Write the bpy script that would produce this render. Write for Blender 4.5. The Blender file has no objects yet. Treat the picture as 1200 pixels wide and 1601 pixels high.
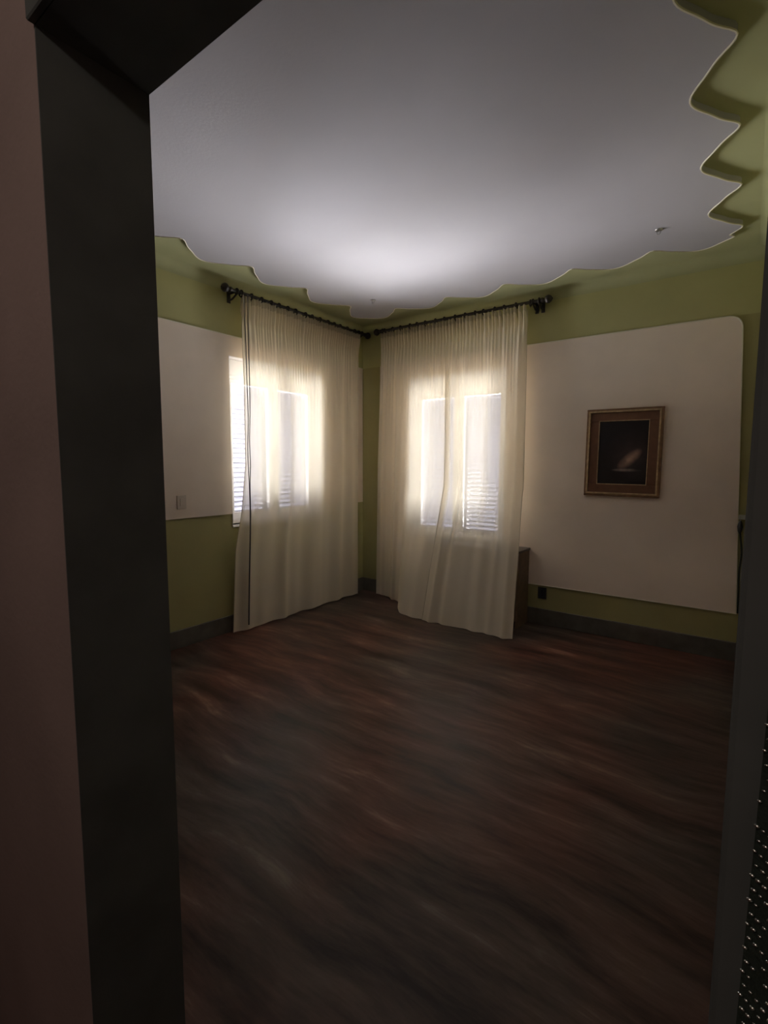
import bpy, bmesh, math, random
from mathutils import Vector, Matrix
random.seed(7)
S = bpy.context.scene
PI = math.pi

# ------------------------------------------------------------------ camera
YAW, PITCH, ROLL, FPX = 0.6343, 0.0958, 0.0035, 771.9
CAM = Vector((3.670, -4.5635, 1.5))
cd = bpy.data.cameras.new('camera')
cam = bpy.data.objects.new('camera', cd); S.collection.objects.link(cam)
cd.sensor_fit = 'HORIZONTAL'; cd.sensor_width = 36.0
cd.lens = FPX / 1200.0 * 36.0; cd.clip_start = 0.01; cd.clip_end = 200
fwd = Vector((-math.sin(YAW)*math.cos(PITCH), math.cos(YAW)*math.cos(PITCH), -math.sin(PITCH)))
rt = Vector((math.cos(YAW), math.sin(YAW), 0)); up = rt.cross(fwd)
rt2 = rt*math.cos(ROLL) + up*math.sin(ROLL); up2 = up*math.cos(ROLL) - rt*math.sin(ROLL)
M = Matrix((rt2, up2, -fwd)).transposed().to_4x4(); M.translation = CAM
cam.matrix_world = M
S.camera = cam

# ------------------------------------------------------------------ daylight, exposure
w = bpy.data.worlds.new('overcast_daylight'); S.world = w; w.use_nodes = True
bg = w.node_tree.nodes['Background']
bg.inputs[0].default_value = (0.90, 0.90, 1.0, 1); bg.inputs[1].default_value = 0.7
S.view_settings.view_transform = 'Standard'; S.view_settings.look = 'None'
S.view_settings.gamma = 1; S.view_settings.use_curve_mapping = False
S.view_settings.exposure = 0.45
S.cycles.use_denoising = True
S.cycles.max_bounces = 14; S.cycles.diffuse_bounces = 8; S.cycles.transmission_bounces = 8
S.cycles.transparent_max_bounces = 16; S.cycles.glossy_bounces = 4
S.cycles.sample_clamp_indirect = 6.0
S.cycles.caustics_reflective = False; S.cycles.caustics_refractive = False

def daylight(name, loc, direction, sx, sy, power, spread):
    """sun-lit ground and balcony light coming up through the louvres"""
    l = bpy.data.lights.new(name, 'AREA'); l.shape = 'RECTANGLE'; l.size = sx; l.size_y = sy
    l.energy = power; l.color = (0.98, 0.97, 1.0); l.spread = math.radians(spread)
    o = bpy.data.objects.new(name, l); S.collection.objects.link(o); o.location = loc
    o.rotation_euler = Vector(direction).to_track_quat('-Z', 'Z').to_euler()
    return o
DAY = 265.0
daylight('daylight_below_window', (-1.55, -1.275, 1.00), (1, 0, 0.48), 1.5, 1.6, DAY, 58)
daylight('daylight_below_window', (1.21, 1.55, 0.87), (0, -1, 0.48), 1.5, 1.8, DAY, 58)

# ------------------------------------------------------------------ helpers
C = S.collection
def link(name, me, mat=None, parent=None):
    o = bpy.data.objects.new(name, me); C.objects.link(o)
    if mat is not None and not me.materials: me.materials.append(mat)
    if parent is not None: o.parent = parent
    return o
def obj(name, bm, mat, parent=None, smooth=False):
    me = bpy.data.meshes.new(name); bmesh.ops.recalc_face_normals(bm, faces=bm.faces[:]) if not smooth == 'raw' else None
    bm.to_mesh(me); bm.free()
    if smooth:
        for p in me.polygons: p.use_smooth = True
        if smooth is True:
            try: me.set_sharp_from_angle(angle=math.radians(40))
            except Exception: pass
    return link(name, me, mat, parent)
def tag(o, label, cat, group=None, kind=None):
    o['label'] = label; o['category'] = cat
    if group: o['group'] = group
    if kind: o['kind'] = kind
    return o
def struct(o, label=None):
    o['kind'] = 'structure'
    if label: o['label'] = label
    return o
def empty(name, loc=(0, 0, 0), rot=(0, 0, 0)):
    o = bpy.data.objects.new(name, None); C.objects.link(o); o.location = loc; o.rotation_euler = rot
    o.empty_display_size = 0.1
    return o
def box(bm, x0, x1, y0, y1, z0, z1, mat=None):
    v = [bm.verts.new((x, y, z)) for x in (x0, x1) for y in (y0, y1) for z in (z0, z1)]
    if mat is not None:
        for q in v: q.co = mat @ q.co
    for f in ((0,1,3,2), (4,6,7,5), (0,4,5,1), (2,3,7,6), (0,2,6,4), (1,5,7,3)):
        bm.faces.new([v[i] for i in f])
    return v
def bev(bm, w_, seg=2):
    bmesh.ops.bevel(bm, geom=bm.edges[:], offset=w_, segments=seg, affect='EDGES', profile=0.5)
def lathe(bm, prof, mat, n=16):
    rings = []
    for r, h in prof:
        rings.append([bm.verts.new(mat @ Vector((r*math.cos(2*PI*i/n), r*math.sin(2*PI*i/n), h))) for i in range(n)])
    for a, b in zip(rings, rings[1:]):
        for i in range(n): bm.faces.new((a[i], a[(i+1) % n], b[(i+1) % n], b[i]))
    bm.faces.new(rings[0][::-1]); bm.faces.new(rings[-1])
def tube(bm, pts, r, n=8):
    pts = [Vector(p) for p in pts]; rings = []
    for i, p in enumerate(pts):
        t = (pts[min(i+1, len(pts)-1)] - pts[max(i-1, 0)]).normalized()
        a = t.cross(Vector((0.31, 0.17, 0.93))).normalized(); b = t.cross(a)
        rr = r[i] if isinstance(r, (list, tuple)) else r
        rings.append([bm.verts.new(p + a*rr*math.cos(2*PI*k/n) + b*rr*math.sin(2*PI*k/n)) for k in range(n)])
    for a, b in zip(rings, rings[1:]):
        for k in range(n): bm.faces.new((a[k], a[(k+1) % n], b[(k+1) % n], b[k]))
    bm.faces.new(rings[0][::-1]); bm.faces.new(rings[-1])
def torus(bm, mat, R, r, n=20, m=8):
    vs = [[bm.verts.new(mat @ Vector(((R+r*math.cos(2*PI*j/m))*math.cos(2*PI*i/n), (R+r*math.cos(2*PI*j/m))*math.sin(2*PI*i/n), r*math.sin(2*PI*j/m)))) for j in range(m)] for i in range(n)]
    for i in range(n):
        for j in range(m):
            bm.faces.new((vs[i][j], vs[(i+1) % n][j], vs[(i+1) % n][(j+1) % m], vs[i][(j+1) % m]))
def prism(bm, pts, d):
    """closed polygon (3D points) extruded along vector d"""
    d = Vector(d); a = [bm.verts.new(p) for p in pts]; b = [bm.verts.new(Vector(p)+d) for p in pts]
    bm.faces.new(a); bm.faces.new(b[::-1]); n = len(pts)
    for i in range(n): bm.faces.new((a[i], a[(i+1) % n], b[(i+1) % n], b[i]))

# ------------------------------------------------------------------ materials
def mat(name, col, rough=0.6, metal=0.0, noise=0.0, nscale=6.0, bump=0.0, bscale=60.0, spec=0.5, emit=None):
    m = bpy.data.materials.new(name); m.use_nodes = True; nt = m.node_tree; b = nt.nodes['Principled BSDF']
    b.inputs['Base Color'].default_value = (*col, 1); b.inputs['Roughness'].default_value = rough
    b.inputs['Metallic'].default_value = metal; b.inputs['Specular IOR Level'].default_value = spec
    tc = nt.nodes.new('ShaderNodeTexCoord')
    if noise:
        n = nt.nodes.new('ShaderNodeTexNoise'); n.inputs['Scale'].default_value = nscale; n.inputs['Detail'].default_value = 5
        r = nt.nodes.new('ShaderNodeValToRGB')
        r.color_ramp.elements[0].position = 0.3; r.color_ramp.elements[1].position = 0.7
        r.color_ramp.elements[0].color = (*[c*(1-noise) for c in col], 1)
        r.color_ramp.elements[1].color = (*[min(1, c*(1+noise)) for c in col], 1)
        nt.links.new(tc.outputs['Object'], n.inputs['Vector']); nt.links.new(n.outputs['Fac'], r.inputs['Fac'])
        nt.links.new(r.outputs['Color'], b.inputs['Base Color'])
    if bump:
        n2 = nt.nodes.new('ShaderNodeTexNoise'); n2.inputs['Scale'].default_value = bscale; n2.inputs['Detail'].default_value = 4
        bp = nt.nodes.new('ShaderNodeBump'); bp.inputs['Strength'].default_value = bump; bp.inputs['Distance'].default_value = 0.01
        nt.links.new(tc.outputs['Object'], n2.inputs['Vector']); nt.links.new(n2.outputs['Fac'], bp.inputs['Height'])
        nt.links.new(bp.outputs['Normal'], b.inputs['Normal'])
    return m

BEIGE = mat('beige_plaster', (0.78, 0.68, 0.57), 0.8, noise=0.05, nscale=2.5, bump=0.08, bscale=90)
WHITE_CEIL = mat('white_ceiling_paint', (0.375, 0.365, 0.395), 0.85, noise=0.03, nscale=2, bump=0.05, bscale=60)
RIM = mat('pale_plaster_rim', (0.70, 0.66, 0.52), 0.7)
WINWHITE = mat('white_window_paint', (0.80, 0.79, 0.80), 0.4)
BLACKWOOD = mat('black_door_paint', (0.085, 0.092, 0.090), 0.85, noise=0.15, nscale=8, spec=0.2)
HALLWALL = mat('brown_hall_plaster', (0.27, 0.205, 0.19), 0.85, noise=0.12, nscale=3, bump=0.1)
RODWOOD = mat('dark_rod_wood', (0.022, 0.015, 0.012), 0.45, noise=0.2, nscale=30)
BASE = mat('grey_brown_skirting_stone', (0.10, 0.092, 0.075), 0.5, noise=0.25, nscale=9)
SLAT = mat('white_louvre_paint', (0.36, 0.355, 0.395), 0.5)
CABWOOD = mat('brown_cabinet_wood', (0.17, 0.115, 0.07), 0.5, noise=0.2, nscale=14)
DARKWOOD = mat('dark_cabinet_top', (0.03, 0.022, 0.018), 0.4)
FRAMEWOOD = mat('brown_frame_wood', (0.20, 0.11, 0.05), 0.45, noise=0.25, nscale=25)
GILT = mat('worn_gilt', (0.46, 0.33, 0.18), 0.4, metal=0.35, noise=0.25, nscale=40)
MOUNT = mat('russet_picture_mount', (0.145, 0.068, 0.034), 0.8, noise=0.12, nscale=20)
PLASTIC = mat('ivory_switch_plastic', (0.62, 0.54, 0.44), 0.4)
DARKPL = mat('dark_plastic', (0.03, 0.03, 0.032), 0.4)
CORDM = mat('grey_cord', (0.06, 0.055, 0.055), 0.7)
PALECORD = mat('pale_cable', (0.42, 0.43, 0.37), 0.5)
GREENCORD = mat('dark_green_cable', (0.02, 0.03, 0.02), 0.5)
CLOTH = mat('dark_green_cloth', (0.012, 0.02, 0.014), 0.85, bump=0.3, bscale=300)
SILVER = mat('silver_bead', (0.75, 0.80, 0.76), 0.22, metal=1.0)
STEEL = mat('brushed_steel', (0.5, 0.5, 0.5), 0.35, metal=1.0)

# wall paint: dark olive band above 2.60 m, lighter khaki green below
def wall_paint():
    m = bpy.data.materials.new('olive_wall_paint'); m.use_nodes = True; nt = m.node_tree; b = nt.nodes['Principled BSDF']
    b.inputs['Roughness'].default_value = 0.75
    g = nt.nodes.new('ShaderNodeNewGeometry'); s = nt.nodes.new('ShaderNodeSeparateXYZ')
    nt.links.new(g.outputs['Position'], s.inputs[0])
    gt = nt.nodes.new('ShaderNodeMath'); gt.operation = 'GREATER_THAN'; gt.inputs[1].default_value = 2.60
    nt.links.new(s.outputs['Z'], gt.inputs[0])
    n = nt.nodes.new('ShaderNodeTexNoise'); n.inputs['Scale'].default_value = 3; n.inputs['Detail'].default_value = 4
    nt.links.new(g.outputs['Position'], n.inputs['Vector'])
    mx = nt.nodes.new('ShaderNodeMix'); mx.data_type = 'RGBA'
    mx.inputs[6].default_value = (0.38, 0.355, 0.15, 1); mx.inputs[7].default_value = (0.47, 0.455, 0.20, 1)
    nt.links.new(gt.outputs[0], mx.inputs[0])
    m2 = nt.nodes.new('ShaderNodeMix'); m2.data_type = 'RGBA'; m2.blend_type = 'MULTIPLY'; m2.inputs[0].default_value = 0.25
    nt.links.new(mx.outputs[2], m2.inputs[6]); nt.links.new(n.outputs['Fac'], m2.inputs[7])
    nt.links.new(m2.outputs[2], b.inputs['Base Color'])
    return m
OLIVE = wall_paint()
OLIVE_CEIL = mat('olive_ceiling_paint', (0.36, 0.365, 0.19), 0.8, noise=0.06, nscale=3)

def floor_mat():
    m = bpy.data.materials.new('veined_brown_marble'); m.use_nodes = True; nt = m.node_tree; b = nt.nodes['Principled BSDF']
    N = nt.nodes.new; L = nt.links.new
    tc = N('ShaderNodeTexCoord')
    # gentle warp so the veins wander
    wn = N('ShaderNodeTexNoise'); wn.inputs['Scale'].default_value = 0.9; wn.inputs['Detail'].default_value = 2
    L(tc.outputs['Object'], wn.inputs['Vector'])
    sub = N('ShaderNodeVectorMath'); sub.operation = 'SUBTRACT'; sub.inputs[1].default_value = (0.5, 0.5, 0.5)
    L(wn.outputs['Color'], sub.inputs[0])
    sc = N('ShaderNodeVectorMath'); sc.operation = 'SCALE'; sc.inputs['Scale'].default_value = 0.32
    L(sub.outputs[0], sc.inputs[0])
    ad = N('ShaderNodeVectorMath'); ad.operation = 'ADD'; L(tc.outputs['Object'], ad.inputs[0]); L(sc.outputs[0], ad.inputs[1])
    mp = N('ShaderNodeMapping'); mp.inputs['Rotation'].default_value = (0, 0, math.radians(12)); mp.inputs['Scale'].default_value = (0.75, 4.2, 1)
    L(ad.outputs[0], mp.inputs['Vector'])
    n1 = N('ShaderNodeTexNoise'); n1.inputs['Scale'].default_value = 1.6; n1.inputs['Detail'].default_value = 9; n1.inputs['Roughness'].default_value = 0.66
    L(mp.outputs[0], n1.inputs['Vector'])
    r1 = N('ShaderNodeValToRGB'); e = r1.color_ramp.elements
    e[0].position = 0.36; e[0].color = (0.050, 0.022, 0.016, 1)
    e[1].position = 0.72; e[1].color = (0.36, 0.21, 0.155, 1)
    k = r1.color_ramp.elements.new(0.50); k.color = (0.120, 0.052, 0.038, 1)
    k = r1.color_ramp.elements.new(0.60); k.color = (0.18, 0.085, 0.063, 1)
    L(n1.outputs['Fac'], r1.inputs['Fac'])
    # large scale drift from red-brown to grey-green stone
    n2 = N('ShaderNodeTexNoise'); n2.inputs['Scale'].default_value = 0.75; n2.inputs['Detail'].default_value = 3
    L(tc.outputs['Object'], n2.inputs['Vector'])
    r2 = N('ShaderNodeValToRGB'); r2.color_ramp.elements[0].position = 0.42; r2.color_ramp.elements[1].position = 0.62
    L(n2.outputs['Fac'], r2.inputs['Fac'])
    mx = N('ShaderNodeMix'); mx.data_type = 'RGBA'; mx.blend_type = 'MIX'
    hs = N('ShaderNodeHueSaturation'); hs.inputs['Hue'].default_value = 0.53; hs.inputs['Saturation'].default_value = 0.6; hs.inputs['Value'].default_value = 0.62
    L(r1.outputs['Color'], hs.inputs['Color'])
    L(r2.outputs['Color'], mx.inputs[0]); L(r1.outputs['Color'], mx.inputs[6]); L(hs.outputs['Color'], mx.inputs[7])
    L(mx.outputs[2], b.inputs['Base Color'])
    rr = N('ShaderNodeMapRange'); rr.inputs[3].default_value = 0.30; rr.inputs[4].default_value = 0.5
    L(n1.outputs['Fac'], rr.inputs[0]); L(rr.outputs[0], b.inputs['Roughness'])
    bp = N('ShaderNodeBump'); bp.inputs['Strength'].default_value = 0.06; bp.inputs['Distance'].default_value = 0.02
    L(n1.outputs['Fac'], bp.inputs['Height']); L(bp.outputs['Normal'], b.inputs['Normal'])
    b.inputs['Specular IOR Level'].default_value = 0.17
    return m
FLOORM = floor_mat()

def glass_mat():
    m = bpy.data.materials.new('window_glass'); m.use_nodes = True; nt = m.node_tree; nt.nodes.clear()
    o = nt.nodes.new('ShaderNodeOutputMaterial'); mx = nt.nodes.new('ShaderNodeMixShader')
    t = nt.nodes.new('ShaderNodeBsdfTransparent'); t.inputs[0].default_value = (0.95, 0.96, 0.97, 1)
    g = nt.nodes.new('ShaderNodeBsdfGlossy'); g.inputs['Roughness'].default_value = 0.02
    mx.inputs[0].default_value = 0.05
    nt.links.new(t.outputs[0], mx.inputs[1]); nt.links.new(g.outputs[0], mx.inputs[2]); nt.links.new(mx.outputs[0], o.inputs[0])
    return m
GLASS = glass_mat()

def sheer_mat(name, open_, col):
    m = bpy.data.materials.new(name); m.use_nodes = True; nt = m.node_tree; nt.nodes.clear()
    N = nt.nodes.new; L = nt.links.new
    o = N('ShaderNodeOutputMaterial')
    d = N('ShaderNodeBsdfDiffuse'); d.inputs[0].default_value = (*col, 1)
    tl = N('ShaderNodeBsdfTranslucent'); tl.inputs[0].default_value = (*col, 1)
    a = N('ShaderNodeMixShader'); a.inputs[0].default_value = 0.065
    L(d.outputs[0], a.inputs[1]); L(tl.outputs[0], a.inputs[2])
    tr = N('ShaderNodeBsdfTransparent'); tr.inputs[0].default_value = (0.97, 0.95, 0.90, 1)
    # a weave seen at a slant closes up: the gap between threads shrinks with facing
    lw = N('ShaderNodeLayerWeight'); lw.inputs['Blend'].default_value = 0.35
    mr = N('ShaderNodeMapRange'); mr.inputs[1].default_value = 0.0; mr.inputs[2].default_value = 1.0
    mr.inputs[3].default_value = 1-open_; mr.inputs[4].default_value = 0.98
    L(lw.outputs['Facing'], mr.inputs[0])
    b = N('ShaderNodeMixShader'); L(mr.outputs[0], b.inputs[0]); L(tr.outputs[0], b.inputs[1]); L(a.outputs[0], b.inputs[2])
    L(b.outputs[0], o.inputs[0])
    return m
SHEER = sheer_mat('cream_sheer', 0.34, (0.90, 0.82, 0.65))
HEADTAPE = sheer_mat('cream_gathered_heading', 0.35, (0.70, 0.64, 0.50))

# ------------------------------------------------------------------ setting
XR, YN, HC = 3.72, -4.063, 3.05          # right side wall, door wall, ceiling
HALL_Y = -4.233
bm = bmesh.new(); box(bm, -0.35, XR+0.3, HALL_Y-2.2, 0.35, -0.12, 0)
struct(obj('floor', bm, FLOORM))
bm = bmesh.new(); box(bm, -0.35, XR+0.2, HALL_Y, 0.35, HC, HC+0.15)
ceil = struct(obj('ceiling', bm, OLIVE_CEIL))

# scalloped white plaster slab hung under the green ceiling
def outline():
    P = []
    def tri(t):                      # wave, a little sharper than a sine
        return 0.88*math.cos(t) + 0.10*math.cos(3*t)
    # far edge, x from 0.45 to 3.40
    n = 130
    for i in range(n+1):
        x = 0.46 + (3.50-0.46)*i/n
        P.append((x, -0.39 - 0.095*tri(2*PI*(x-1.36)/0.555 + 0.35*math.sin(2*PI*(x-1.36)/0.555))))
    n = 150                          # right edge going towards the door wall
    for i in range(n+1):
        y = -0.46 - 3.1*i/n
        t = 2*PI*(y+0.85)/0.58
        P.append((3.462 - 0.085*tri(t - 0.25*math.sin(t)), y))
    n = 130                          # near edge
    for i in range(n+1):
        x = 3.47 - (3.47-0.46)*i/n
        P.append((x, -3.62 + 0.095*tri(2*PI*(x-1.36)/0.555)))
    n = 150                          # left edge coming back
    for i in range(n+1):
        y = -3.56 + 3.1*i/n
        t = 2*PI*(y+0.80)/0.585
        P.append((0.385 + 0.105*tri(t + 0.3*math.sin(t)), y))
    return P
OUT = outline()
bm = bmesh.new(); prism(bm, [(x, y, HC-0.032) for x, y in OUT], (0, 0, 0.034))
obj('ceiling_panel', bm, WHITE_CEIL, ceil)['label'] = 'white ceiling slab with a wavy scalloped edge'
bm = bmesh.new()
loop = [(x, y, HC-0.032) for x, y in OUT]
tube(bm, loop + loop[:1], 0.0045, 5)
obj('edge_bead', bm, RIM, ceil)['label'] = 'pale bead along the scalloped edge'
# small ceiling hooks
for (x, y) in ((0.771, -0.805), (3.109, -0.815)):
    bm = bmesh.new()
    lathe(bm, [(0.024, 0), (0.022, -0.006), (0.012, -0.010), (0.004, -0.012)], Matrix.Translation((x, y, HC-0.032)), 14)
    torus(bm, Matrix.Translation((x, y, HC-0.052)) @ Matrix.Rotation(PI/2, 4, 'X'), 0.011, 0.0025, 12, 6)
    h = obj('ceiling_hook', bm, STEEL, None, True)
    tag(h, 'small grey metal hook in the white ceiling ' + ('near the corner between the two curtains' if x < 1 else 'above the framed picture'), 'hook')

# walls (boxes around the openings)
WL = dict(y0=-1.85, y1=-0.70, z0=0.96, z1=2.43)       # left window opening
WR = dict(x0=0.65, x1=1.765, z0=0.715, z1=2.42)       # right window opening
bm = bmesh.new()
box(bm, -0.3, 0, HALL_Y, WL['y0'], 0, HC); box(bm, -0.3, 0, WL['y1'], 0.3, 0, HC)
box(bm, -0.3, 0, WL['y0'], WL['y1'], 0, WL['z0']); box(bm, -0.3, 0, WL['y0'], WL['y1'], WL['z1'], HC)
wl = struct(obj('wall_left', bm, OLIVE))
bm = bmesh.new()
box(bm, 0, WR['x0'], 0, 0.3, 0, HC); box(bm, WR['x1'], XR+0.2, 0, 0.3, 0, HC)
box(bm, WR['x0'], WR['x1'], 0, 0.3, 0, WR['z0']); box(bm, WR['x0'], WR['x1'], 0, 0.3, WR['z1'], HC)
wb = struct(obj('wall_back', bm, OLIVE))
bm = bmesh.new(); box(bm, XR, XR+0.2, HALL_Y, 0, 0, HC)
wr = struct(obj('wall_right', bm, OLIVE))
DX0, DX1, DH = 2.792, 3.670, 2.138
bm = bmesh.new()
box(bm, 0, DX0-0.003, HALL_Y, YN, 0, HC); box(bm, DX1+0.02, XR, HALL_Y, YN, 0, HC); box(bm, DX0-0.003, DX1+0.02, HALL_Y, YN, DH+0.02, HC)
struct(obj('wall_front', bm, HALLWALL))
# hall shell behind the camera
bm = bmesh.new()
box(bm, 0.9, 1.0, HALL_Y-2.2, HALL_Y, 0, 2.7); box(bm, XR+0.2, XR+0.3, HALL_Y-2.2, HALL_Y, 0, 2.7); box(bm, 0.9, XR+0.3, HALL_Y-2.3, HALL_Y-2.2, 0, 2.7)
box(bm, 0.9, XR+0.3, HALL_Y-2.3, HALL_Y, 2.7, 2.8)
struct(obj('wall_hall', bm, HALLWALL))

# raised beige panels on the walls
def round_poly(pts, radii, n=8):
    out = []
    m = len(pts)
    for i in range(m):
        p = Vector(pts[i]); r = radii[i]
        if r <= 0: out.append((p.x, p.y)); continue
        a = (Vector(pts[i-1])-p).normalized(); b = (Vector(pts[(i+1) % m])-p).normalized()
        A = p + a*r; B = p + b*r
        for k in range(n+1):
            t = k/n; q = A*(1-t)**2 + p*2*t*(1-t) + B*t*t
            out.append((q.x, q.y))
    return out
def panel(parent, poly, to3, nrm, holes):
    """raised plaster field with window cut-out, built as a grid-free polygon set"""
    bm = bmesh.new()
    for pl in poly: prism(bm, [to3(u, v) for u, v in pl], Vector(nrm)*0.010)
    return obj('plaster_panel', bm, BEIGE, parent)
ZP, ZB = 2.60, 0.375
# back wall: u = x
px = 0.26
polys = [round_poly([(WR['x1'], ZB), (3.655, ZB), (3.568, ZP), (WR['x1'], ZP)], [0, 0, 0.10, 0]),
         [(px, ZB), (WR['x0'], ZB), (WR['x0'], ZP), (px, ZP)],
         [(WR['x0'], ZB), (WR['x1'], ZB), (WR['x1'], WR['z0']), (WR['x0'], WR['z0'])],
         [(WR['x0'], WR['z1']), (WR['x1'], WR['z1']), (WR['x1'], ZP), (WR['x0'], ZP)]]
panel(wb, polys, lambda u, v: (u, 0, v), (0, -1, 0), None)
edge = round_poly([(2.0, ZB), (3.655, ZB), (3.568, ZP), (1.8, ZP)], [0, 0, 0.10, 0])
bm = bmesh.new(); tube(bm, [(u, -0.009, v) for u, v in edge], 0.006, 6)
obj('panel_rim', bm, RIM, wb)['label'] = 'thin pale rim around the beige wall field'
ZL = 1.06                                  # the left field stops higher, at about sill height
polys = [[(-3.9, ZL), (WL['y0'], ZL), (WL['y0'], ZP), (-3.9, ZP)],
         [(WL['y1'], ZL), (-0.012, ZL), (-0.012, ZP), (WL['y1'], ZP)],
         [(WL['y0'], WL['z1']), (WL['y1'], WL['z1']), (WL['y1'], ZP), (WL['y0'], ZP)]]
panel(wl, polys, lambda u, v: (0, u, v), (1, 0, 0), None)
bm = bmesh.new(); tube(bm, [(0.009, -3.9, ZP), (0.009, -0.012, ZP)], 0.005, 6)
obj('panel_rim', bm, RIM, wl)
panel(wr, [round_poly([(-3.8, ZB), (-0.14, ZB), (-0.14, ZP), (-3.8, ZP)], [0, 0, 0.1, 0.1])], lambda u, v: (XR, u, v), (-1, 0, 0), None)

# cove between wall and ceiling
def cove(name, ax, a0, a1):
    bm = bmesh.new(); R = 0.085; prof = [(0, 0), (0, -R)] + [(R-R*math.cos(t), -R+R*math.sin(t)) for t in [PI/2*k/8 for k in range(1, 8)]] + [(R, 0)]
    if ax == 'l': prism(bm, [(p, a0, HC+q) for p, q in prof], (0, a1-a0, 0))
    if ax == 'b': prism(bm, [(a0, -p, HC+q) for p, q in prof], (a1-a0, 0, 0))
    if ax == 'r': prism(bm, [(XR-p, a0, HC+q) for p, q in prof], (0, a1-a0, 0))
    struct(obj(name, bm, OLIVE_CEIL, None, True))
cove('trim_1', 'l', YN, 0); cove('trim_2', 'b', 0, XR); cove('trim_3', 'r', YN, 0)
# skirting
bm = bmesh.new(); box(bm, 0, 0.015, YN, 0, 0, 0.15); bev(bm, 0.004, 1); struct(obj('baseboard_left', bm, BASE))
bm = bmesh.new(); box(bm, 0.015, XR, -0.015, 0, 0, 0.15); bev(bm, 0.004, 1); struct(obj('baseboard_back', bm, BASE))
bm = bmesh.new(); box(bm, XR-0.015, XR, YN, -0.015, 0, 0.15); bev(bm, 0.004, 1); struct(obj('baseboard_right', bm, BASE))

# black door frame around the camera's doorway
bm = bmesh.new()
box(bm, DX0-0.003, DX0, HALL_Y-0.001, YN, 0, DH+0.02); box(bm, DX1, DX1+0.02, HALL_Y, YN, 0, DH+0.02)
df = struct(obj('door_1', bm, BLACKWOOD), 'black painted door frame the room is seen through')
bm = bmesh.new(); box(bm, DX0, DX1, HALL_Y, YN, DH, DH+0.02); obj('lintel', bm, BLACKWOOD, df)
bm = bmesh.new(); box(bm, DX1+0.001, XR+0.199, HALL_Y-0.012, HALL_Y, 0, 2.25); bev(bm, 0.002, 1); obj('casing', bm, BLACKWOOD, df)
bm = bmesh.new(); box(bm, DX0-0.003, DX1+0.001, HALL_Y-0.012, HALL_Y, DH, 2.25); bev(bm, 0.002, 1); obj('casing', bm, BLACKWOOD, df)

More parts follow.
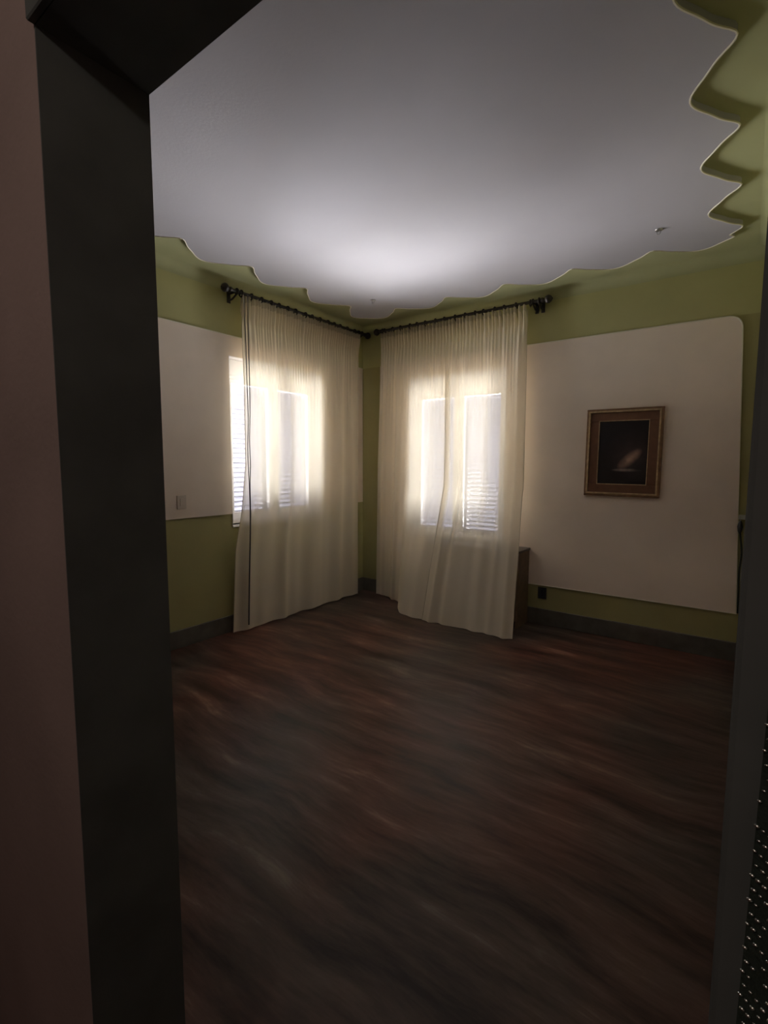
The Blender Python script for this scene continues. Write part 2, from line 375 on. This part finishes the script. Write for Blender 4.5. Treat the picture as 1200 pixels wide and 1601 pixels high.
# ------------------------------------------------------------------ windows
# built in local axes: u along the wall, w outwards, z up; then mapped
def window(name, label, u0, u1, z0, z1, mapf, box_h, skip):
    """mapf: Matrix from (u, w, z) to world"""
    def o_(nm, bm, m_, par, sm=False):
        for v in bm.verts: v.co = mapf @ v.co
        return obj(nm, bm, m_, par, sm)
    bm = bmesh.new(); W0, W1 = 0.09, 0.15; t = 0.045; e = 0.005; zt = z1 - box_h
    box(bm, u0, u0+t, W0, W1, z0, zt); box(bm, u1-t, u1, W0, W1, z0, zt)
    box(bm, u0+t, u1-t, W0, W1, z0, z0+t); box(bm, u0+t, u1-t, W0, W1, zt-t*0.6, zt)
    win = struct(o_(name, bm, WINWHITE, None), label)
    bm = bmesh.new(); box(bm, u0+e, u1-e, W0-0.01, W1+0.06, zt, z1-0.006); bev(bm, 0.004, 1); o_('shutter_box', bm, WINWHITE, win)
    bm = bmesh.new(); box(bm, u0, u1, -0.012, W0, z0-0.022, z0); bev(bm, 0.004, 1); o_('window_sill', bm, WINWHITE, win)
    bm = bmesh.new(); e = 0.004
    box(bm, u0, u1, -0.0095, 0.295, z1-e, z1-0.0005); box(bm, u0+0.0005, u0+e, -0.0095, 0.295, z0, z1-e); box(bm, u1-e, u1-0.0005, -0.0095, 0.295, z0, z1-e)
    o_('window_reveal', bm, WINWHITE, win)
    um = (u0+u1)/2; s = 0.055
    for (a, b) in ((u0+t, um-0.004), (um+0.004, u1-t)):
        bm = bmesh.new(); ZA, ZT = z0+t, zt-t*0.6
        box(bm, a, a+s, W0+0.008, W0+0.048, ZA, ZT); box(bm, b-s, b, W0+0.008, W0+0.048, ZA, ZT)
        box(bm, a+s, b-s, W0+0.008, W0+0.048, ZA, ZA+s); box(bm, a+s, b-s, W0+0.008, W0+0.048, ZT-s*0.7, ZT)
        sash = o_('sash', bm, WINWHITE, win)
        bm = bmesh.new(); box(bm, a+s, b-s, W0+0.026, W0+0.030, ZA+s, ZT-s*0.7); o_('pane', bm, GLASS, sash)
    bm = bmesh.new(); box(bm, um-0.012, um+0.012, W0-0.004, W0+0.008, (z0+zt)/2-0.06, (z0+zt)/2+0.06); bev(bm, 0.003, 1)
    box(bm, um-0.008, um+0.008, W0-0.03, W0-0.004, (z0+zt)/2-0.01, (z0+zt)/2+0.01); box(bm, um-0.009, um+0.009, W0-0.036, W0-0.026, (z0+zt)/2-0.10, (z0+zt)/2+0.012)
    o_('window_handle', bm, STEEL, win)
    # outside louvred shutters, two leaves
    V0, V1 = 0.215, 0.272; st = 0.05
    pitch, width, tilt = 0.0455, 0.0680, math.radians(37.5)
    slat_me = None
    for li, (a, b) in enumerate(((u0+0.004, um-0.002), (um+0.002, u1-0.004))):
        bm = bmesh.new(); zt2 = z1-box_h+0.03
        box(bm, a, a+st, V0, V1, z0+0.004, zt2); box(bm, b-st, b, V0, V1, z0+0.004, zt2)
        box(bm, a+st, b-st, V0, V1, z0+0.004, z0+0.05); box(bm, a+st, b-st, V0, V1, zt2-0.025, zt2)
        sh = o_('shutter', bm, SLAT, win)
        if slat_me is None:
            bm = bmesh.new(); L_ = (b-a-2*st)/2 + 0.004
            box(bm, -L_, L_, -width/2, width/2, -0.0035, 0.0035, Matrix.Rotation(-tilt, 4, 'X')); bev(bm, 0.0025, 1)
            bmesh.ops.recalc_face_normals(bm, faces=bm.faces[:])
            slat_me = bpy.data.meshes.new('slat'); bm.to_mesh(slat_me); bm.free(); slat_me.materials.append(SLAT)
        z = z0 + 0.05 + 0.028; i = 0
        while z < zt2 - 0.045:
            if (li, i) not in skip:
                o = bpy.data.objects.new('slat', slat_me); C.objects.link(o); o.parent = sh
                o.matrix_world = mapf @ Matrix.Translation(((a+b)/2, (V0+V1)/2, z)) @ Matrix.Rotation(random.uniform(-.03, .03), 4, 'X')
            z += pitch; i += 1
    return win
MB_ = Matrix.Identity(4)                                        # back wall: u=x, w=+y
ML_ = Matrix(((0, -1, 0, 0), (1, 0, 0, 0), (0, 0, 1, 0), (0, 0, 0, 1)))   # left wall: u=y, w=-x
window('window_1', 'white two-leaf window on the left wall with louvred shutters outside', WL['y0'], WL['y1'], WL['z0'], WL['z1'], ML_, 0.145, set())
window('window_2', 'white two-leaf window on the back wall right of the corner with louvred shutters', WR['x0'], WR['x1'], WR['z0'], WR['z1'], MB_, 0.155, set())

# ------------------------------------------------------------------ curtain rods
def rod(name, label, a, b, wall_dir, brackets, nring, r0, r1):
    """a,b: rod ends; wall_dir: unit vector from rod to wall"""
    a, b = Vector(a), Vector(b); d = (b-a).normalized(); wd = Vector(wall_dir)
    root = empty(name, (a+b)/2); inv = Matrix.Translation(-(a+b)/2)
    tag(root, label, 'curtain rod')
    def fin(nm, bm, m_=RODWOOD):
        for v in bm.verts: v.co = inv @ v.co
        return obj(nm, bm, m_, root, True)
    zax = d; xax = Vector((0, 0, 1)); yax = zax.cross(xax)
    rotm = Matrix((xax, yax, zax)).transposed().to_4x4()
    bm = bmesh.new(); tube(bm, [a, a.lerp(b, .5), b], 0.0135, 12); fin('pole', bm)
    for p, sgn in ((a, -1), (b, 1)):
        mm = Matrix.Translation(p) @ (rotm if sgn > 0 else rotm @ Matrix.Rotation(PI, 4, 'X'))
        bm = bmesh.new()
        lathe(bm, [(0.014, -0.02), (0.020, -0.015), (0.020, 0.0), (0.011, 0.008), (0.011, 0.014), (0.026, 0.022), (0.036, 0.040), (0.036, 0.052), (0.026, 0.070), (0.010, 0.080), (0.004, 0.086)], mm, 16)
        fin('finial', bm)
    for t in brackets:
        p = a + d*t; q = p + wd*0.112
        bm = bmesh.new()
        # wall plate, arm and cup
        bx = Matrix.Translation(q) @ Matrix((d, wd, Vector((0, 0, 1)))).transposed().to_4x4()
        box(bm, -0.016, 0.016, -0.004, 0.006, -0.075, 0.045, bx)
        tube(bm, [q + Vector((0, 0, -0.055)), p + wd*0.06 + Vector((0, 0, -0.050)), p + wd*0.02 + Vector((0, 0, -0.03)), p + Vector((0, 0, -0.018))], 0.008, 8)
        tube(bm, [q, p + wd*0.05, p + wd*0.012], 0.010, 8)
        torus(bm, Matrix.Translation(p) @ rotm, 0.021, 0.007, 18, 8)
        fin('bracket', bm)
    for i in range(nring):
        p = a + d*(r0 + (r1-r0)*(i+random.uniform(-.18, .18))/(nring-1))
        bm = bmesh.new(); torus(bm, Matrix.Translation(p - Vector((0, 0, 0.006))) @ rotm @ Matrix.Rotation(random.uniform(-.15, .15), 4, 'Y'), 0.025, 0.0065, 16, 6)
        tube(bm, [p - Vector((0, 0, 0.030)), p - Vector((0, 0, 0.044))], 0.003, 6)
        fin('ring', bm)
    return root
ROD_Z = 2.945
rod('curtain_rod', 'dark wooden curtain rod with rings on the left wall', (0.115, -1.90, ROD_Z), (0.115, -0.10, ROD_Z), (-1, 0, 0), [0.07, 1.74], 16, 0.13, 1.70)
rod('curtain_rod', 'dark wooden curtain rod with rings on the wall right of the corner', (0.335, -0.115, ROD_Z), (2.125, -0.115, ROD_Z), (0, 1, 0), [0.035, 1.70, 1.755], 16, 0.06, 1.66)

# ------------------------------------------------------------------ curtains
def smooth(a, b, t):
    t = max(0.0, min(1.0, (t-a)/(b-a))); return t*t*(3-2*t)
def lerp_tab(tab, z):
    for (z0, v0), (z1, v1) in zip(tab, tab[1:]):
        if z0 >= z >= z1: return v0 + (v1-v0)*(z0-z)/(z0-z1)
    return tab[-1][1] if z < tab[-1][0] else tab[0][1]
def curtain(name, label, pos, zt, zb, npleat, seed, nu, folds):
    """pos(s, z) -> (x, y, nx, ny): place along the cloth (s 0..1) and pleat direction"""
    rnd = random.Random(seed); ph = [rnd.uniform(0, 6.28) for _ in range(12)]
    zs = [zt - 0.10*k/6 for k in range(7)] + [zt-0.10 - (zt-zb-0.10)*((k/44)**1.15) for k in range(1, 45)]
    me_v = []; me_f = []; fm = []
    for r, z in enumerate(zs):
        h = zt - z
        A_head = 0.030*(1-smooth(0.03, 0.26, h)) + 0.005*(1-smooth(0.2, 1.2, h))
        for i in range(nu+1):
            s = i/nu
            x, y, nx, ny, zlow = pos(s, z)
            warp = s + 0.006*math.sin(2*PI*5*s+ph[0]) + 0.003*math.sin(2*PI*13*s+ph[1])
            pl = math.sin(2*PI*npleat*warp)
            pl = math.copysign(abs(pl)**0.7, pl)
            big = 0.0
            for k, (fr, am) in enumerate(folds):
                big += am*math.sin(2*PI*fr*s + ph[3+k] + 0.25*math.sin(1.4*z+ph[2]))
            narrow = 0.0
            for (c, wd_, am) in [(0.5+0.46*math.sin(ph[k]*3.1), 0.012+0.004*k, 0.016) for k in range(4, 9)]:
                narrow += am*math.exp(-((s-c-0.006*math.sin(1.1*z+ph[2]))/wd_)**2)
            dep = A_head*pl + big*smooth(0.05, 0.6, h) + narrow*smooth(0.1, 0.5, h)
            zz = z
            zz = z - (0.075*max(0.0, -pl)**1.5 + 0.006*math.sin(2*PI*16*s))*(1-smooth(0.0, 0.20, h))
            zz = max(zz, 0.004) if zlow is None else max(zz, zlow)
            me_v.append((x+nx*dep, y+ny*dep, zz))
    for r in range(len(zs)-1):
        for i in range(nu):
            a = r*(nu+1)+i; me_f.append((a, a+1, a+nu+2, a+nu+1)); fm.append(1 if zs[r+1] > zt-0.06 else 0)
    me = bpy.data.meshes.new(name); me.from_pydata(me_v, [], me_f); me.materials.append(SHEER); me.materials.append(HEADTAPE)
    for p, k in zip(me.polygons, fm): p.use_smooth = True; p.material_index = k
    o = bpy.data.objects.new(name, me); C.objects.link(o); tag(o, label, 'curtain')
    return o, me_v, nu, len(zs)
def hem(o, vs, nu, nr, col, m_, nm='side_hem'):
    """folded hem along one side edge: a thin double strip just in front of the cloth"""
    bm = bmesh.new(); pts = []
    for r in range(nr):
        a = Vector(vs[r*(nu+1)+col]); pts.append(a)
    tube(bm, pts, 0.0035, 6); obj(nm, bm, m_, o)

EDGE_L = [(3.0, -1.795), (2.2, -1.765), (1.5, -1.765), (1.1, -1.81), (0.75, -1.885), (0.0, -1.925)]
def pos_left(s, z):
    y0 = lerp_tab(EDGE_L, z); y1 = -0.225
    x = 0.113 - 0.03*smooth(2.4, 0.0, 2.4-z+0)*0
    x = 0.113 - 0.02*(1-z/2.93)
    return x, y0 + (y1-y0)*s, 1, 0, None
cl = curtain('curtain', 'long cream sheer curtain over the left wall window', pos_left, ROD_Z-0.024, 0.012, 44, 3, 700, [(4.6, 0.014), (8.3, 0.007)])
hem(cl[0], cl[1], cl[2], cl[3], HEADTAPE, HEADTAPE) if False else hem(cl[0], cl[1], cl[2], cl[3], 0, HEADTAPE)

def right_y(x, z):
    over = lerp_tab([(3.0, -0.113), (1.3, -0.175), (0.80, -0.34), (0.45, -0.46), (0.0, -0.60)], z)
    flat = lerp_tab([(3.0, -0.113), (0.0, -0.10)], z)
    k = smooth(0.55, 1.02, x)
    k0 = smooth(0.25, 1.0, x)
    return flat + (over-flat)*(0.25*k0+0.75*k)
def pos_right(sa, sb, e0, e1):
    def f(s, z):
        xa = lerp_tab(e0, z); xb = lerp_tab(e1, z); x = xa + (xb-xa)*s
        return x, right_y(x, z), 0, -1, None
    return f
cr1 = curtain('curtain', 'cream sheer curtain beside the room corner, left half over the right window',
        pos_right(0, 0, [(3.0, 0.36), (1.5, 0.30), (0, 0.28)], [(3.0, 1.20), (1.6, 1.235), (0, 1.26)]), ROD_Z-0.024, 0.012, 22, 11, 420, [(3.2, 0.011), (5.7, 0.005)])
cr2 = curtain('curtain', 'cream sheer curtain over the low brown cabinet, right half over the right window',
        pos_right(0, 0, [(3.0, 1.165), (1.6, 1.20), (0, 1.22)], [(3.0, 1.985), (1.2, 2.02), (0.75, 2.06), (0, 2.12)]), ROD_Z-0.024, 0.012, 22, 23, 420, [(3.6, 0.012), (6.1, 0.005)])
for v in cr2[0].data.vertices: v.co.y -= 0.012
hem(cr1[0], cr1[1], cr1[2], cr1[3], cr1[2], HEADTAPE)
vs2 = [(x, y-0.012, z) for x, y, z in cr2[1]]
hem(cr2[0], vs2, cr2[2], cr2[3], 0, HEADTAPE); hem(cr2[0], vs2, cr2[2], cr2[3], cr2[2], HEADTAPE)

# draw cord hanging at the free edge of the left curtain
bm = bmesh.new()
ca = [(0.135, -1.775, 2.93), (0.14, -1.768, 2.5), (0.14, -1.765, 2.2), (0.14, -1.760, 1.9), (0.14, -1.772, 1.65), (0.14, -1.77, 1.45), (0.14, -1.765, 1.3), (0.14, -1.765, 1.0), (0.135, -1.785, 0.5), (0.13, -1.80, 0.06)]
cb = [(0.135, -1.735, 2.93), (0.14, -1.74, 2.6), (0.14, -1.738, 2.2), (0.14, -1.740, 1.95), (0.14, -1.752, 1.7), (0.14, -1.748, 1.5), (0.14, -1.757, 1.3), (0.14, -1.758, 1.0), (0.135, -1.778, 0.5), (0.13, -1.793, 0.06)]
def dens(p, n=6):
    out = []
    P = [Vector(q) for q in p]
    for i in range(len(P)-1):
        p0, p1, p2, p3 = P[max(i-1, 0)], P[i], P[i+1], P[min(i+2, len(P)-1)]
        for k in range(n):
            t = k/n; out.append(0.5*((2*p1)+(p2-p0)*t+(2*p0-5*p1+4*p2-p3)*t*t+(3*p1-p0-3*p2+p3)*t**3))
    return out + [P[-1]]
root = empty('draw_cord', (0.14, -1.76, 2.93)); tag(root, 'pair of thin grey cords hanging down the free edge of the left curtain', 'cord')
inv = Vector((0.14, -1.76, 2.93))
for pts in (ca, cb):
    bm = bmesh.new(); tube(bm, [q-inv for q in dens(pts)], 0.0036, 6); obj('cord_strand', bm, CORDM, root, True)

# ------------------------------------------------------------------ low cabinet under the back window
root = empty('low_cabinet', (1.54, -0.16, 0)); tag(root, 'low brown cabinet under the right window, mostly behind the curtain', 'cabinet')
def cab(nm, x0, x1, y0, y1, z0, z1, m_, b_=0.003):
    bm = bmesh.new(); box(bm, x0-1.54, x1-1.54, y0+0.16, y1+0.16, z0, z1); bev(bm, b_, 1); return obj(nm, bm, m_, root)
cab('side_panel', 1.05, 1.07, -0.285, -0.02, 0, 0.70, CABWOOD); cab('side_panel', 2.02, 2.04, -0.285, -0.02, 0, 0.70, CABWOOD)
cab('back_panel', 1.07, 2.02, -0.03, -0.02, 0.05, 0.70, CABWOOD)
cab('plinth', 1.07, 2.02, -0.26, -0.24, 0, 0.06, DARKWOOD)
for k in range(2):
    dr = cab('cabinet_door', 1.072+0.474*k, 1.544+0.474*k, -0.285, -0.267, 0.065, 0.695, CABWOOD)
    bm = bmesh.new(); lathe(bm, [(0.005, 0), (0.005, 0.01), (0.012, 0.018), (0.010, 0.024)], Matrix.Translation((0.0 + (-0.04 if k == 0 else 0.045), -0.125, 0.40)) @ Matrix.Rotation(PI/2, 4, 'X'), 10); obj('knob', bm, DARKWOOD, dr, True)
cab('cabinet_top', 1.04, 2.05, -0.295, -0.018, 0.70, 0.722, DARKWOOD, 0.004)

# ------------------------------------------------------------------ picture on the back wall
def painting_mat():
    m = bpy.data.materials.new('dark_seascape_paint'); m.use_nodes = True; nt = m.node_tree; b = nt.nodes['Principled BSDF']
    N = nt.nodes.new; L = nt.links.new
    b.inputs['Roughness'].default_value = 0.35
    tc = N('ShaderNodeTexCoord')
    def blob(cx, cz, sx, sz, rot, col, prev):
        mp = N('ShaderNodeMapping'); mp.vector_type = 'TEXTURE'
        mp.inputs['Location'].default_value = (cx, 0, cz); mp.inputs['Rotation'].default_value = (0, rot, 0); mp.inputs['Scale'].default_value = (sx, 1, sz)
        L(tc.outputs['Object'], mp.inputs[0])
        g = N('ShaderNodeTexGradient'); g.gradient_type = 'SPHERICAL'; L(mp.outputs[0], g.inputs[0])
        n = N('ShaderNodeTexNoise'); n.inputs['Scale'].default_value = 14; L(tc.outputs['Object'], n.inputs['Vector'])
        mm = N('ShaderNodeMath'); mm.operation = 'MULTIPLY'; L(g.outputs['Fac'], mm.inputs[0]); L(n.outputs['Fac'], mm.inputs[1])
        m2 = N('ShaderNodeMath'); m2.operation = 'MULTIPLY'; m2.use_clamp = True; m2.inputs[1].default_value = 2.0; L(mm.outputs[0], m2.inputs[0])
        mx = N('ShaderNodeMix'); mx.data_type = 'RGBA'; L(m2.outputs[0], mx.inputs[0]); L(prev, mx.inputs[6]); mx.inputs[7].default_value = (*col, 1)
        return mx.outputs[2]
    base = N('ShaderNodeRGB'); base.outputs[0].default_value = (0.012, 0.010, 0.010, 1)
    c = blob(0.06, -0.02, 0.20, 0.22, 0, (0.05, 0.03, 0.028), base.outputs[0])
    c = blob(0.055, -0.055, 0.125, 0.050, -0.75, (0.42, 0.27, 0.19), c)
    c = blob(0.035, -0.145, 0.125, 0.016, 0.0, (0.34, 0.27, 0.23), c)
    c = blob(0.13, -0.125, 0.09, 0.055, -0.5, (0.012, 0.010, 0.010), c)
    L(c, b.inputs['Base Color'])
    return m
def picture(name, label, W, H, fw, loc, rot, paint):
    root = empty(name, loc, rot); tag(root, label, 'picture')
    def fr(nm, w_, h_, t, d0, d1, m_):
        bm = bmesh.new()
        for (x0, x1, z0, z1, k) in ((-w_/2, w_/2, h_/2-t, h_/2, 0), (-w_/2, w_/2, -h_/2, -h_/2+t, 1), (-w_/2, -w_/2+t, -h_/2+t, h_/2-t, 2), (w_/2-t, w_/2, -h_/2+t, h_/2-t, 3)):
            box(bm, x0, x1, -d1, -d0, z0, z1)
        bev(bm, min(t*.25, .004), 2)
        return obj(nm, bm, m_, root)
    fr('frame', W, H, 0.020, 0.0, 0.030, FRAMEWOOD)
    fr('gilt_bead', W-0.034, H-0.034, 0.014, 0.012, 0.034, GILT)['label'] = 'worn gilt inner moulding'
    fr('picture_mount', W-0.06, H-0.06, fw, 0.008, 0.020, MOUNT)['label'] = 'wide russet mount'
    fr('gilt_bead', W-0.06-2*fw+0.012, H-0.06-2*fw+0.012, 0.006, 0.012, 0.022, GILT)
    bm = bmesh.new(); box(bm, -W/2+0.03+fw-0.004, W/2-0.03-fw+0.004, -0.012, -0.002, -H/2+0.03+fw-0.004, H/2-0.03-fw+0.004); obj('painting', bm, paint, root)
    return root
picture('framed_picture', 'dark landscape picture in a brown frame on the beige back wall', 0.585, 0.735, 0.075, (2.808, -0.011, 1.606), (0, 0.006, 0), painting_mat())
DARKPAINT = mat('dark_picture_paint', (0.03, 0.022, 0.02), 0.4, noise=0.3, nscale=8)
picture('framed_picture', 'brown framed picture seen edge-on on the right wall', 0.55, 0.70, 0.06, (XR-0.011, -0.75, 1.60), (0, 0, -PI/2), DARKPAINT)

# ------------------------------------------------------------------ switch, socket, cable by the corner
def plate(name, label, cat, loc, rot, body, dark, sock):
    root = empty(name, loc, rot); tag(root, label, cat)
    bm = bmesh.new(); box(bm, -0.04, 0.04, -0.010, 0, -0.055, 0.055); bev(bm, 0.004, 2); obj('cover_plate', bm, body, root)
    if sock:
        for k in (-1, 1):
            bm = bmesh.new(); lathe(bm, [(0.016, 0.0), (0.016, 0.004), (0.013, 0.004), (0.012, 0.001)], Matrix.Translation((0, -0.010, 0.022*k)) @ Matrix.Rotation(PI/2, 4, 'X'), 16); obj('socket_well', bm, dark, root)
    else:
        bm = bmesh.new(); box(bm, -0.018, 0.018, -0.015, -0.010, -0.03, 0.03); bev(bm, 0.002, 1); obj('rocker', bm, dark, root)
    return root
plate('light_switch', 'small pale light switch on the left wall beside the curtain', 'light switch', (0.0105, -2.34, 1.193), (0, 0, PI/2), PLASTIC, PLASTIC, False)
plate('wall_socket', 'dark wall socket low on the green dado right of the cabinet', 'wall socket', (2.17, -0.0005, 0.30), (0, 0, 0), DARKPL, DARKPL, True)
root = empty('hanging_cable', (3.655, -0.02, 1.10)); tag(root, 'dark cable with a pale plug hanging in the corner right of the picture', 'cable')
o0 = Vector((3.655, -0.02, 1.10))
bm = bmesh.new(); tube(bm, [q-o0 for q in dens([(3.640, -0.022, 1.04), (3.648, -0.022, 0.97), (3.662, -0.022, 0.85), (3.655, -0.022, 0.70), (3.660, -0.022, 0.55), (3.664, -0.022, 0.385)])], 0.006, 6); obj('cord', bm, GREENCORD, root, True)
bm = bmesh.new(); tube(bm, [q-o0 for q in dens([(3.640, -0.022, 1.10), (3.668, -0.022, 1.00), (3.676, -0.022, 0.85), (3.668, -0.022, 0.70), (3.674, -0.022, 0.55), (3.675, -0.022, 0.39)])], 0.0035, 6); obj('cord', bm, PALECORD, root, True)['label'] = 'pale thin cord'
bm = bmesh.new(); lathe(bm, [(0.006, -0.05), (0.014, -0.03), (0.018, 0.0), (0.013, 0.03), (0.006, 0.045)], Matrix.Translation(Vector((3.642, -0.030, 1.045))-o0), 12); obj('bulb_switch', bm, DARKPL, root, True)
bm = bmesh.new(); box(bm, -0.02, 0.022, -0.008, 0.009, 0.0, 0.035, Matrix.Translation((-0.006, 0, 0.0))); bev(bm, 0.004, 2); obj('plug', bm, PALECORD, root)

# ------------------------------------------------------------------ beaded cloth hanging by the right door jamb
root = empty('beaded_cloth', (3.75, -4.28, 1.40)); tag(root, 'dark cloth with rows of silver beads hanging at the right edge of the doorway', 'cloth')
o0 = Vector((3.75, -4.28, 1.40))
def cl_pt(a, z):
    # a 0..1 across, bulging towards the hall, left edge swings left lower down
    xl = 3.6850 - 0.003*min(1.0, max(0.0, (1.40-z)/0.2)); x = xl + 0.10*a
    y = -4.262 - 0.030*math.sin(PI*min(1.0, a*1.1)) - 0.004*math.sin(18*a + 3*z)
    return Vector((x, y, z))
bm = bmesh.new(); nu, nz = 24, 40
g = [[bm.verts.new(cl_pt(i/nu, 1.40-0.80*j/nz)-o0) for i in range(nu+1)] for j in range(nz+1)]
for j in range(nz):
    for i in range(nu): bm.faces.new((g[j][i], g[j][i+1], g[j+1][i+1], g[j+1][i]))
obj('cloth_panel', bm, CLOTH, root, True)
bm = bmesh.new()
row = 0; z = 1.385
while z > 0.95:
    for k in range(38):
        a = (k+0.5*(row % 2))/38 + 0.005
        p = cl_pt(a, z - 0.003*math.sin(5*a)) + Vector((0, -0.0012, 0)) - o0
        if random.random() < 0.85:
            bmesh.ops.create_icosphere(bm, subdivisions=1, radius=random.uniform(0.0008, 0.0013), matrix=Matrix.Translation(p) @ Matrix.Diagonal((1.5, 1, 0.9, 1)))
    z -= 0.0068; row += 1
b_ = obj('bead_rows', bm, SILVER, root, 'raw'); b_['kind'] = 'stuff'
bm = bmesh.new(); tube(bm, [Vector((3.74, -4.246, 1.45))-o0, Vector((3.74, -4.27, 1.445))-o0, Vector((3.74, -4.285, 1.42))-o0, Vector((3.74, -4.283, 1.395))-o0], 0.004, 6); obj('hanging_loop', bm, CLOTH, root)

# ------------------------------------------------------------------ dim fill lamp, unseen behind the camera, added to lift the dark doorway
root = empty('hall_fill_lamp', (3.35, -5.5, 2.7)); tag(root, 'added fill lamp, unseen on the hall ceiling behind the camera', 'lamp')
bm = bmesh.new(); lathe(bm, [(0.06, 0), (0.06, -0.02), (0.02, -0.03)], Matrix.Identity(4), 16); obj('lamp_base', bm, WINWHITE, root, True)
BULB = bpy.data.materials.new('dim_bulb'); BULB.use_nodes = True
BULB.node_tree.nodes['Principled BSDF'].inputs['Emission Color'].default_value = (1, 0.85, 0.7, 1)
BULB.node_tree.nodes['Principled BSDF'].inputs['Emission Strength'].default_value = 0.5
bm = bmesh.new(); lathe(bm, [(0.015, -0.03), (0.03, -0.05), (0.04, -0.08), (0.03, -0.11), (0.008, -0.122)], Matrix.Identity(4), 16); obj('bulb', bm, BULB, root, True)
pl = bpy.data.lights.new('hall_fill_light', 'POINT'); pl.energy = 12.0; pl.color = (1, 0.86, 0.74); pl.shadow_soft_size = 0.05
lo = bpy.data.objects.new('hall_fill_light', pl); C.objects.link(lo); lo.parent = root; lo.location = (0, 0, -0.19)
